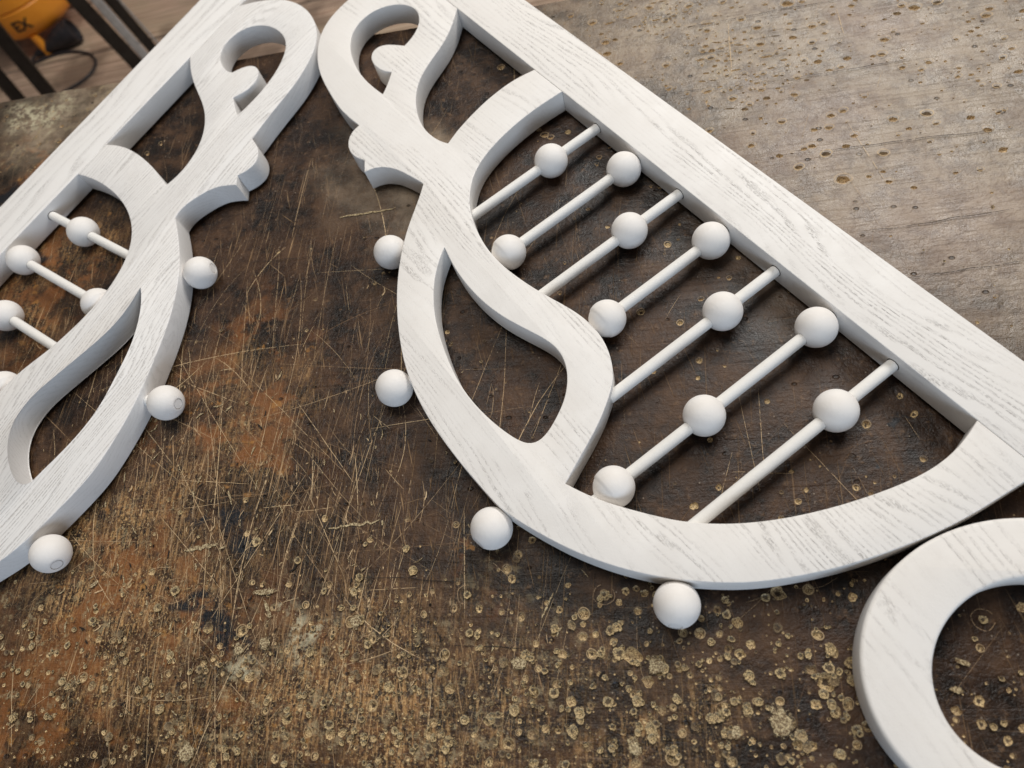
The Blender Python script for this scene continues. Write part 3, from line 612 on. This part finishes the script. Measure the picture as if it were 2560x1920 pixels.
# ---------------------------------------------------------------- the two fretwork brackets
DATA = {"R":{"origin":[-0.18949,0.56598],"dir":[0.66425,-0.74751],"flip":-1.0,"outer":[[[-74.5,0.2],[-79.2,2.9],[-83.7,9.0],[-88.9,17.6],[-92.6,24.4],[-95.5,31.8],[-97.3,40.1],[-98.3,49.1],[-96.4,63.0],[-94.1,70.0],[-91.2,79.0],[-87.7,87.4],[-82.7,95.8],[-76.7,103.1],[-68.9,110.1],[-59.5,116.8],[-49.4,122.6],[-38.3,127.4],[-25.6,131.6],[-14.7,133.7],[-0.1,135.7],[13.5,137.3],[23.0,139.9],[39.8,139.1],[54.5,136.6]],[[54.5,136.6],[55.8,143.9],[59.9,149.8],[66.3,154.5],[73.7,157.0],[82.5,157.1],[92.0,153.0]],[[92.0,153.0],[102.7,159.2]],[[102.7,159.2],[104.4,152.3],[108.5,146.4],[114.5,141.7],[122.1,138.1],[131.2,135.5],[140.6,133.1],[146.7,131.5],[149.0,131.7]],[[149.0,131.7],[153.8,136.6],[158.2,141.4],[163.7,148.1],[170.8,157.2],[176.9,164.3],[183.3,170.9],[191.8,178.8],[200.6,186.1],[209.4,193.0],[219.6,200.0],[230.0,206.4],[241.6,212.7],[253.5,218.3],[265.5,223.3],[271.7,225.5],[285.2,229.8],[299.3,232.8],[315.0,234.8],[330.1,235.5],[345.3,235.5],[361.4,235.3],[375.4,234.1],[388.9,232.8],[391.4,233.6],[400.7,230.7],[408.7,227.8],[418.6,224.2],[428.6,220.1],[438.0,215.7],[446.8,211.1],[454.9,206.1],[462.6,201.1],[469.9,195.7],[476.7,190.2],[483.1,184.5],[489.2,178.6],[496.8,170.5],[502.6,163.9],[509.0,156.0],[514.8,147.7],[520.2,138.1],[525.4,128.4],[532.0,115.3],[537.9,101.5],[542.7,86.8],[547.2,71.7],[549.4,64.0],[551.8,52.6],[554.1,42.1],[556.1,26.4],[557.4,10.7],[559.2,0.2]]],"op1":[[[-0.0,0.0],[6.3,5.6],[13.7,13.7],[21.3,22.6],[27.5,31.4],[32.6,40.8],[36.4,50.1],[40.9,59.8],[46.3,68.5],[52.7,76.2],[60.0,83.0],[68.3,88.7],[80.3,95.1],[90.5,98.7],[100.0,100.5],[109.0,100.5],[118.1,99.4],[124.0,97.6],[128.5,94.9]],[[128.5,94.9],[126.0,89.1],[122.7,81.9],[119.8,72.2],[116.3,59.8],[113.6,46.5],[112.3,34.0],[111.8,20.6],[113.4,10.0],[115.8,0.1]]],"op2":[[[152.4,0.2],[151.0,13.4],[150.7,27.4],[151.7,42.3],[153.9,56.5],[156.8,69.7],[160.3,80.4],[164.5,90.2],[169.3,98.2],[176.8,106.5],[186.6,114.1],[194.3,119.1],[202.1,122.5],[212.4,125.9],[221.1,128.3],[231.4,130.4],[241.0,131.3],[252.3,131.1],[261.6,130.2],[269.9,128.7],[279.4,127.0],[289.8,124.9],[299.1,122.2],[310.2,118.6],[319.5,116.2],[328.6,115.0],[337.5,115.0],[346.0,115.9],[354.9,118.5],[363.6,122.7],[370.3,127.3],[376.7,133.5],[377.1,135.4],[381.9,141.9],[385.9,148.2],[389.8,155.2],[393.4,162.6],[396.7,170.7],[400.0,178.8],[403.1,185.5],[406.7,193.7]],[[406.7,193.7],[414.2,191.0],[422.6,187.0],[430.4,182.7],[438.9,177.2],[447.7,170.9],[456.0,164.5],[461.3,161.3],[468.7,154.4],[476.5,146.0],[483.7,137.3],[490.2,128.0],[498.0,115.1],[504.9,101.5],[511.1,87.2],[516.6,72.4],[521.7,57.2],[524.8,45.0],[526.1,35.9],[526.4,26.7],[525.6,18.1],[524.7,12.7],[523.5,7.0],[521.5,0.2]]],"eye":[[[22.1,84.2],[18.7,86.7],[13.0,89.3],[4.1,90.1],[-3.4,89.5],[-9.8,86.8],[-14.2,82.3],[-15.8,76.7],[-13.2,70.5],[-7.1,65.0],[2.9,58.7]],[[2.9,58.7],[1.6,51.7],[-3.0,42.6],[-9.2,34.8],[-16.6,28.8],[-25.6,25.2],[-34.6,25.1],[-42.7,27.2],[-50.4,32.1],[-57.9,40.5],[-62.2,50.8],[-62.3,62.0],[-59.5,73.2],[-52.7,83.4],[-43.1,91.1],[-30.8,97.5],[-17.0,102.3],[-1.4,105.1],[13.2,106.1],[25.3,105.7],[39.2,103.5]],[[39.2,103.5],[34.2,96.8],[28.7,90.5],[22.1,84.2]]],"leaf":[[[210.8,152.5],[217.7,154.2],[224.8,155.8],[232.8,157.3],[241.9,158.4],[252.9,159.0],[265.2,158.8],[277.5,157.5],[289.5,155.1],[301.4,150.9],[312.2,146.9],[321.9,143.4],[329.2,141.9],[336.4,142.2],[343.4,144.5],[349.1,147.4],[354.9,151.5],[360.7,157.0],[365.0,162.5],[368.3,169.1],[371.6,175.5],[374.3,181.9],[375.9,187.6],[375.5,192.3],[373.1,196.5],[368.4,198.6],[360.0,201.4],[350.6,203.6],[340.1,205.2],[328.6,206.3],[317.0,206.4],[306.5,205.1],[296.3,203.0],[287.4,201.0],[275.1,197.3],[264.9,193.7],[259.6,191.6],[250.8,187.6],[242.5,182.8],[235.4,178.2],[227.7,172.2],[221.5,166.3],[216.0,159.5],[210.8,152.5]]]},"L":{"origin":[-0.44951,0.54185],"dir":[-0.443,-0.896521],"flip":1.0,"outer":[[[-74.1,0.2],[-78.7,4.9],[-83.2,11.1],[-88.2,19.7],[-91.8,26.5],[-94.7,34.0],[-96.4,42.3],[-97.2,51.4],[-96.5,61.6],[-93.5,72.7],[-89.3,82.9],[-83.9,92.1],[-77.4,100.7],[-69.8,108.5],[-61.9,114.8],[-52.8,120.1],[-44.3,123.6],[-34.8,126.6],[-22.6,129.7],[-11.2,132.2],[1.3,133.1],[14.0,133.4],[27.6,132.9],[57.5,137.2]],[[57.5,137.2],[60.8,145.2],[65.2,151.7],[70.8,156.8],[78.1,159.8],[86.1,158.5],[94.5,153.1]],[[94.5,153.1],[102.7,159.3]],[[102.7,159.3],[106.1,151.7],[110.9,143.8],[116.9,138.9],[124.1,135.2],[131.7,131.8],[138.6,129.6],[146.7,129.5],[150.8,131.0]],[[150.8,131.0],[157.9,140.9],[166.6,151.6],[175.3,161.5],[183.7,169.9],[193.3,178.2],[203.5,186.2],[214.9,194.0],[228.1,201.6],[241.5,207.9],[254.9,213.5],[267.1,218.0],[286.6,227.2],[299.7,229.8],[314.8,233.3],[328.6,235.6],[340.6,237.9],[348.8,237.0],[359.0,236.1],[370.4,234.7],[380.7,233.2],[390.5,231.3],[398.9,229.8],[405.4,227.8],[412.1,226.2],[418.7,224.5],[431.5,216.5],[440.8,212.0],[449.5,207.3],[457.6,202.2],[465.3,197.1],[472.4,191.7],[479.2,186.1],[485.6,180.3],[491.6,174.3],[499.1,166.2],[504.8,159.5],[511.1,151.6],[516.9,143.2],[522.1,133.5],[527.3,123.8],[533.7,110.6],[539.4,96.7],[544.1,81.9],[548.5,66.8],[550.5,59.1],[552.8,47.7],[555.0,37.2],[556.9,21.4],[558.0,5.8],[559.6,-4.8]]],"op1":[[[-0.0,-0.0],[6.9,6.4],[15.7,16.1],[25.1,28.5],[31.5,40.8],[38.5,53.5],[45.5,65.3],[53.9,75.3],[65.0,84.7],[76.6,91.7],[88.0,96.2],[100.1,98.7],[110.5,99.6],[121.0,98.9],[127.8,96.4]],[[127.8,96.4],[123.8,84.7],[119.1,72.1],[114.9,55.9],[111.8,38.6],[111.0,23.3],[112.6,10.5],[116.2,0.8]]],"op2":[[[152.9,0.4],[150.7,11.2],[149.9,25.0],[151.1,40.8],[153.8,56.0],[157.4,69.9],[162.4,82.1],[168.4,93.0],[175.7,102.5],[183.6,110.1],[192.0,116.0],[200.7,120.7],[210.1,123.6],[219.4,126.4],[229.6,128.4],[240.3,129.2],[253.1,129.0],[266.6,127.8],[281.9,125.3],[291.2,123.3],[300.9,119.8],[311.5,115.8],[322.2,113.9],[333.4,112.8],[347.7,113.3],[356.7,115.8],[365.4,119.9],[372.1,124.4],[378.6,130.5],[379.1,132.4],[383.9,138.8],[388.0,145.1],[391.9,152.1],[395.6,159.3],[399.0,167.5],[402.4,175.5],[405.6,182.2],[409.3,190.3]],[[409.3,190.3],[416.8,187.6],[425.1,183.5],[432.8,179.1],[441.4,173.5],[450.0,167.1],[458.3,160.7],[463.5,157.4],[470.8,150.4],[478.5,141.9],[485.6,133.1],[492.0,123.8],[499.7,110.7],[506.5,97.1],[512.5,82.7],[517.8,67.8],[522.8,52.6],[525.7,40.3],[526.9,31.3],[527.1,22.1],[526.2,13.4],[525.2,8.0],[524.0,2.3],[522.0,-4.4]]],"eye":[[[25.9,84.0],[22.5,86.1],[17.9,89.4],[12.4,91.9],[7.0,92.6],[0.7,91.6],[-5.2,89.5],[-10.2,85.8],[-13.3,80.8],[-14.0,75.5],[-12.9,70.8],[-9.4,66.2],[-4.5,63.1],[0.6,60.0]],[[0.6,60.0],[2.5,58.0],[2.3,52.9],[-0.9,44.9],[-5.3,37.3],[-9.6,32.2],[-15.2,27.9],[-22.2,24.8],[-30.0,23.5],[-38.3,23.9],[-45.7,26.1],[-52.1,30.2],[-57.0,36.7],[-60.4,44.5],[-61.8,53.1],[-61.0,62.4],[-58.3,71.5],[-54.7,79.4],[-49.7,85.7],[-44.3,90.5],[-37.0,95.1],[-29.3,98.5],[-20.7,101.4],[-11.9,103.6],[-2.9,105.0],[6.2,105.8],[16.2,106.4],[25.6,105.7],[35.0,105.1],[40.9,103.6]],[[40.9,103.6],[38.0,99.1],[31.8,90.9],[25.9,84.0]]],"leaf":[[[213.0,153.1],[216.8,158.5],[223.5,166.0],[229.6,171.2],[238.1,177.2],[246.6,182.8],[256.4,188.1],[265.6,191.3],[276.2,194.2],[287.4,198.0],[299.4,202.9],[311.3,204.5],[323.6,204.9],[336.2,204.3],[347.9,202.8],[358.8,200.4],[369.9,199.3]],[[369.9,199.3],[372.7,198.4],[376.3,195.1],[376.9,188.8],[374.5,179.8],[370.1,169.8],[364.9,161.1],[358.7,153.8],[351.6,147.9],[343.4,143.9],[333.9,142.2],[323.4,142.1],[313.2,144.5],[313.6,145.0],[300.4,147.4],[287.9,150.9],[275.1,154.2],[262.0,157.5],[250.7,159.2],[239.4,159.2],[227.5,157.0],[218.1,154.0],[213.0,153.1]]]}}
def crossing(loop, x):
    ys = []
    for (x0, y0), (x1, y1) in zip(loop, loop[1:]):
        if (x0 - x) * (x1 - x) <= 0 and abs(x1 - x0) > 1e-9: ys.append(y0 + (y1 - y0) * (x - x0) / (x1 - x0))
    ys = [q for q in ys if q > 3]
    return min(ys)
def bracket(key, label, rail_outer, outer_beads, mr, mp):
    d = DATA[key]; ox, oy = d['origin']; dx, dy = d['dir']; fl = d['flip']; ang = atan2(dy, dx)
    root = empty('fretwork_bracket', (ox, oy, 0), ang, label=label, category='bracket', group='white fretwork brackets with beads')
    def loc(pts): return [(x / 1000, y / 1000 * fl) for x, y in pts]
    outer = chain(d['outer']); op1 = chain(d['op1']); op2 = chain(d['op2'])
    G = 0.15
    body = outer[:]
    body[-1] = (body[-1][0], G)
    body += [(op2[-1][0], G)] + list(reversed(op2))[1:-1] + [(op2[0][0], G), (op1[-1][0], G)] + list(reversed(op1))[1:-1] + [(op1[0][0], G)]
    body = [(x, max(y, G)) if (x > -60) else (x, y) for x, y in body]
    eye = chain(d['eye'])[:-1]; leaf = chain(d['leaf'])[:-1]
    plate('scroll_panel', [loc(body), loc(eye), loc(leaf)], TH, 0.00055, root, mp, GAP + TH / 2)
    # straight rail
    (xa, ya), (xb, yb) = rail_outer
    f = lambda x: ya + (yb - ya) * (x - xa) / (xb - xa)
    rail = plate('rail', [loc([(-118, 0), (578, 0), (578, f(578)), (-118, f(-118))])], TH, 0.0007, root, mr, GAP + TH / 2)
    # thin joint line between rail and panel
    for (x0, x1) in ((-60, 0), (op1[-1][0], op2[0][0]), (op2[-1][0], 556)):
        b = bmesh.new(); bmesh.ops.create_cube(b, size=1); bmesh.ops.scale(b, vec=((x1 - x0) / 1000, 0.00022, TH - 0.0012), verts=b.verts)
        bmesh.ops.translate(b, vec=((x0 + x1) / 2000, 0.00007 * fl, GAP + TH / 2 + 0.00005), verts=b.verts)
        m_ = bpy.data.meshes.new('joint'); b.to_mesh(m_); b.free(); link('glue_joint', m_, root, [M_SEAM])
    bmesh_bead = bead_mesh()
    bmesh_bead.materials.append(M_BEAD)
    stepped = bead_mesh(1 if fl > 0 else -1); stepped.materials.append(M_BEAD)
    rods = [(194.5, (45.0,)), (240.6, (12.6, 118.5)), (286.3, (45.6,)), (331.2, (12.6, 102.2)), (377.0, (45.0,)), (423.1, (12.6, 102.6, 172.2)), (469.0, (45.0,))]
    for x, ys in rods:
        ye = crossing(op2, x) + 2.5
        prof = [(0.0002, 0.0), (0.0002, RR * 0.97)] + [(0.0006 + (ye / 1000 - 0.0006) * i / 6, RR) for i in range(7)] + [(ye / 1000, 0)]
        me = lathe_mesh('rod', prof, (0, fl, 0), 28)
        rod = link('rod', me, root, [M_ROD]); rod.location = (x / 1000, 0, ZB)
        # dark ring of the drilled hole round the rod end
        hm = lathe_mesh('drill_hole', [(0.00012, RR * 0.9), (0.00012, RR * 1.13)], (0, fl, 0), 28)
        link('drill_hole', hm, rod, [M_SEAM])
        for y in ys:
            if y > ye - 2: continue
            b = bpy.data.objects.new('bead', stepped if y > 110 or (y > 100 and x < 400) else bmesh_bead); COL.objects.link(b); b.parent = rod; b.location = (0, y / 1000 * fl, 0)
            b.rotation_euler = (0, R() * 6.28, 0)
    for i, (x, y) in enumerate(outer_beads):
        # stands off the nearest point of the outline
        best = min(outer, key=lambda q: hypot(q[0] - x, q[1] - y)); k = outer.index(best)
        tx, ty = outer[k + 2][0] - outer[k - 2][0], outer[k + 2][1] - outer[k - 2][1]; nx, ny = -ty, tx
        if nx * (x - best[0]) + ny * (y - best[1]) < 0: nx, ny = -nx, -ny
        nl = hypot(nx, ny); nx, ny = nx / nl, ny / nl
        me = end_bead_mesh((nx, ny * fl, 0.10), i > 0); o = link('bead', me, root, [M_BEAD, M_SEAMSOFT]); o.location = (x / 1000, y / 1000 * fl, ZB)
        # short dowel that carries it
        pm = lathe_mesh('dowel', [(-0.016, 0), (-0.016, RR), (-0.009, RR), (-0.009, 0)], (nx, ny * fl, 0), 24)
        link('dowel', pm, o, [M_ROD])
    return root
RBK = bracket('R', 'large white fretwork bracket with seven beaded rods in full view, at centre right', ((40.9, -45.4), (513.6, -45.2)), [(177.1, 183.1), (276.4, 240.5), (397.0, 243.4), (495.4, 188.0)], M_RAIL, M_PANEL)
LBK = bracket('L', 'white fretwork bracket cut off by the left edge, most of its rods out of view', ((-67.7, -52.1), (211.7, -46.6)), [(179.8, 181.8), (276.9, 239.2), (398.1, 244.1), (495.4, 188.0)], M_RAIL_COARSE, M_PANEL_COARSE)

# ---------------------------------------------------------------- oval ring, lower right
def ellipse(cx, cy, a, b, ang, n=160):
    return [(cx + a * cos(t_) * cos(ang) - b * sin(t_) * sin(ang), cy + a * cos(t_) * sin(ang) + b * sin(t_) * cos(ang)) for t_ in [2 * pi * i / n for i in range(n)]]
ring = empty('oval_ring', (0.163, 0.052, 0), 0)
OUT = ellipse(0.0001, 0.0011, 0.0797, 0.0680, atan2(0.4259, 0.9048)); INN = ellipse(-0.0003, -0.0027, 0.0487, 0.0403, atan2(0.6294, 0.7771))
bpy.data.objects.remove(ring)
ringo = plate('oval_ring', [OUT, INN], TH, 0.0022, None, M_RING, TH / 2)
ringo.location = (0.163, 0.052, 0.0028)
ringo['label'] = 'white painted oval ring with rounded edges at the lower right corner'; ringo['category'] = 'ring'

# ---------------------------------------------------------------- things on the floor behind the bench
M_STEEL = plain('black_steel', (0.020, 0.017, 0.015), 0.45, 0.3, 0.3)
M_STEEL_LIT = plain('lit_face_steel', (0.52, 0.53, 0.54), 0.42, 0.2, 0.12)  # paler than the leg steel: light on a tube face put into the colour
M_ORANGE = plain('orange_plastic', (1.0, 0.37, 0.035), 0.38, 0, 0.06, 20)
M_RUBBER = plain('black_rubber', (0.022, 0.020, 0.024), 0.5, 0, 0.3)
M_INK = plain('black_ink', (0.02, 0.015, 0.01), 0.6, 0, 0.1)
def bar(name, a, b, wx, wy, parent, mat, up=(0, 0, 1)):
    a, b = Vector(a), Vector(b); L = (b - a).length
    bm = bmesh.new(); bmesh.ops.create_cube(bm, size=1); bmesh.ops.scale(bm, vec=(wx, wy, L), verts=bm.verts)
    bmesh.ops.bevel(bm, geom=bm.edges, offset=0.0025, segments=2, affect='EDGES')
    q = (b - a).to_track_quat('Z', 'X'); bm.transform(Matrix.Translation((a + b) / 2) @ q.to_matrix().to_4x4())
    me = bpy.data.meshes.new(name); bm.to_mesh(me); bm.free(); smooth(me)
    return link(name, me, parent, [mat])
stand = empty('metal_stand', (-1.60, 1.50, FLOOR), 0, label='dark steel stand with straight legs on the wooden floor behind the workbench', category='stand')
def rel(o, x, y, z): return (x - o.location.x, y - o.location.y, z - o.location.z)
LEGS = [((-1.694, 1.447), (-1.673, 1.461), -0.49, 0.034, 0.026), ((-1.789, 1.435), (-1.780, 1.453), -0.56, 0.032, 0.026), ((-1.422, 1.529), (-1.443, 1.505), -0.47, 0.036, 0.018), ((-1.395, 1.584), (-1.407, 1.566), -0.52, 0.026, 0.016)]
ZT = -0.26; tops = []
def axis(foot, top, zt):
    k = (ZT - FLOOR) / (zt - FLOOR); return (foot[0] + (top[0] - foot[0]) * k, foot[1] + (top[1] - foot[1]) * k)
for foot, top_, zt, wx, wy in LEGS:
    tx, ty = axis(foot, top_, zt); tops.append((tx, ty))
    bar('leg', rel(stand, foot[0], foot[1], FLOOR + 0.001), rel(stand, tx, ty, ZT), wx, wy, stand, M_STEEL)
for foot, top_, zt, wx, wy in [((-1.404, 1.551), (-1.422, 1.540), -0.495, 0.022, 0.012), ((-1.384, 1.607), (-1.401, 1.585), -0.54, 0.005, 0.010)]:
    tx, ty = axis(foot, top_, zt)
    bar('lit_face_strip', rel(stand, foot[0], foot[1], FLOOR + 0.001), rel(stand, tx, ty, ZT), wx, wy, stand, M_STEEL_LIT)  # added strip, painted pale as the lit face of the leg beside it
for i, j in ((0, 1), (1, 3), (3, 2), (2, 0)):
    bar('crossbar', rel(stand, tops[i][0], tops[i][1], ZT + 0.012), rel(stand, tops[j][0], tops[j][1], ZT + 0.012), 0.026, 0.022, stand, M_STEEL)

c_ = P(78, 18, -0.72)
tank = empty('orange_drum', (c_.x, c_.y, FLOOR), 0, label='round orange plastic machine drum on a short foot, at the top left corner', category='machine')
RT = 0.150
prof = [(0.055, 0), (0.056, RT * 0.55), (0.066, RT * 0.86), (0.086, RT * 0.97), (0.110, RT), (0.150, RT * 1.005), (0.153, RT * 0.985), (0.157, RT * 0.985), (0.160, RT * 1.01), (0.22, RT * 1.0), (0.27, RT * 0.94), (0.30, RT * 0.8), (0.315, RT * 0.5), (0.32, 0)]
link('shell', lathe_mesh('shell', prof, (0, 0, 1), 64), tank, [M_ORANGE])
tocam = Vector((CAM.x - c_.x, CAM.y - c_.y, 0)).normalized()
side = Vector((-tocam.y, tocam.x, 0))
fp = tocam * 0.120 - side * 0.050
link('foot', lathe_mesh('foot', [(0.0005, 0), (0.0005, 0.012), (0.070, 0.013), (0.070, 0)], (0, 0, 1), 20), tank, [M_ORANGE]).location = (fp.x, fp.y, 0)
for a in (2.1, 4.2):
    f2 = Matrix.Rotation(a, 3, 'Z') @ fp
    link('foot', lathe_mesh('foot', [(0.0005, 0), (0.0005, 0.012), (0.070, 0.013), (0.070, 0)], (0, 0, 1), 20), tank, [M_ORANGE]).location = (f2.x, f2.y, 0)
tc = bpy.data.curves.new('lettering', 'FONT'); tc.body = 'EX'; tc.size = 0.042; tc.align_x = 'CENTER'; tc.extrude = 0.0006; tc.offset = 0.0012
tmp = bpy.data.objects.new('tmp', tc); COL.objects.link(tmp)
me = bpy.data.meshes.new_from_object(tmp.evaluated_get(bpy.context.evaluated_depsgraph_get())); bpy.data.objects.remove(tmp)
ta = Matrix.Rotation(radians(-22), 3, 'Z')
nrm_ = (ta @ tocam); tan_ = Vector((-nrm_.y, nrm_.x, 0))
for v_ in me.vertices:                                             # wrap round the shell
    a = v_.co.x / RT; q = nrm_ * cos(a) + tan_ * sin(a)
    p_ = q * (RT * 1.006 + v_.co.z * 0.6); v_.co = (p_.x, p_.y, 0.100 + v_.co.y)
link('lettering', me, tank, [M_INK])

a_ = P(92, 137, FLOOR + 0.012); b_ = P(176, 80, FLOOR + 0.035)
plug = empty('cable_plug', (b_.x, b_.y, b_.z), 0, label='black rubber cable plug with its cord looping over the floor boards', category='plug')
ax = (b_ - a_); Lp = ax.length
body = lathe_mesh('plug_body', [(-Lp, 0), (-Lp, 0.009), (-Lp * 0.82, 0.012), (-Lp * 0.6, 0.020), (-Lp * 0.35, 0.030), (-Lp * 0.1, 0.036), (0.0, 0.036), (0.012, 0.036), (0.014, 0.031), (0.004, 0.029), (0.004, 0)], ax, 32)
link('plug_body', body, plug, [M_RUBBER])
cu = bpy.data.curves.new('cord', 'CURVE'); cu.dimensions = '3D'; cu.bevel_depth = 0.0042; cu.bevel_resolution = 3; cu.resolution_u = 8
pts = [P(92, 137, FLOOR + 0.012)] + [P(u, v, FLOOR + 0.0048) for u, v in [(70, 158), (85, 160), (110, 146), (142, 134), (178, 128), (212, 129), (232, 138), (241, 154), (235, 174), (220, 192), (198, 208), (172, 223), (130, 246)]]
sp = cu.splines.new('NURBS'); sp.points.add(len(pts) - 1); sp.use_endpoint_u = True; sp.order_u = 4
for i, p_ in enumerate(pts): sp.points[i].co = (p_.x - plug.location.x, p_.y - plug.location.y, p_.z - plug.location.z, 1)
tmp = bpy.data.objects.new('tmp', cu); COL.objects.link(tmp)
me = bpy.data.meshes.new_from_object(tmp.evaluated_get(bpy.context.evaluated_depsgraph_get())); bpy.data.objects.remove(tmp)
me.name = 'cord'; smooth(me, 60); link('cord', me, plug, [M_RUBBER])
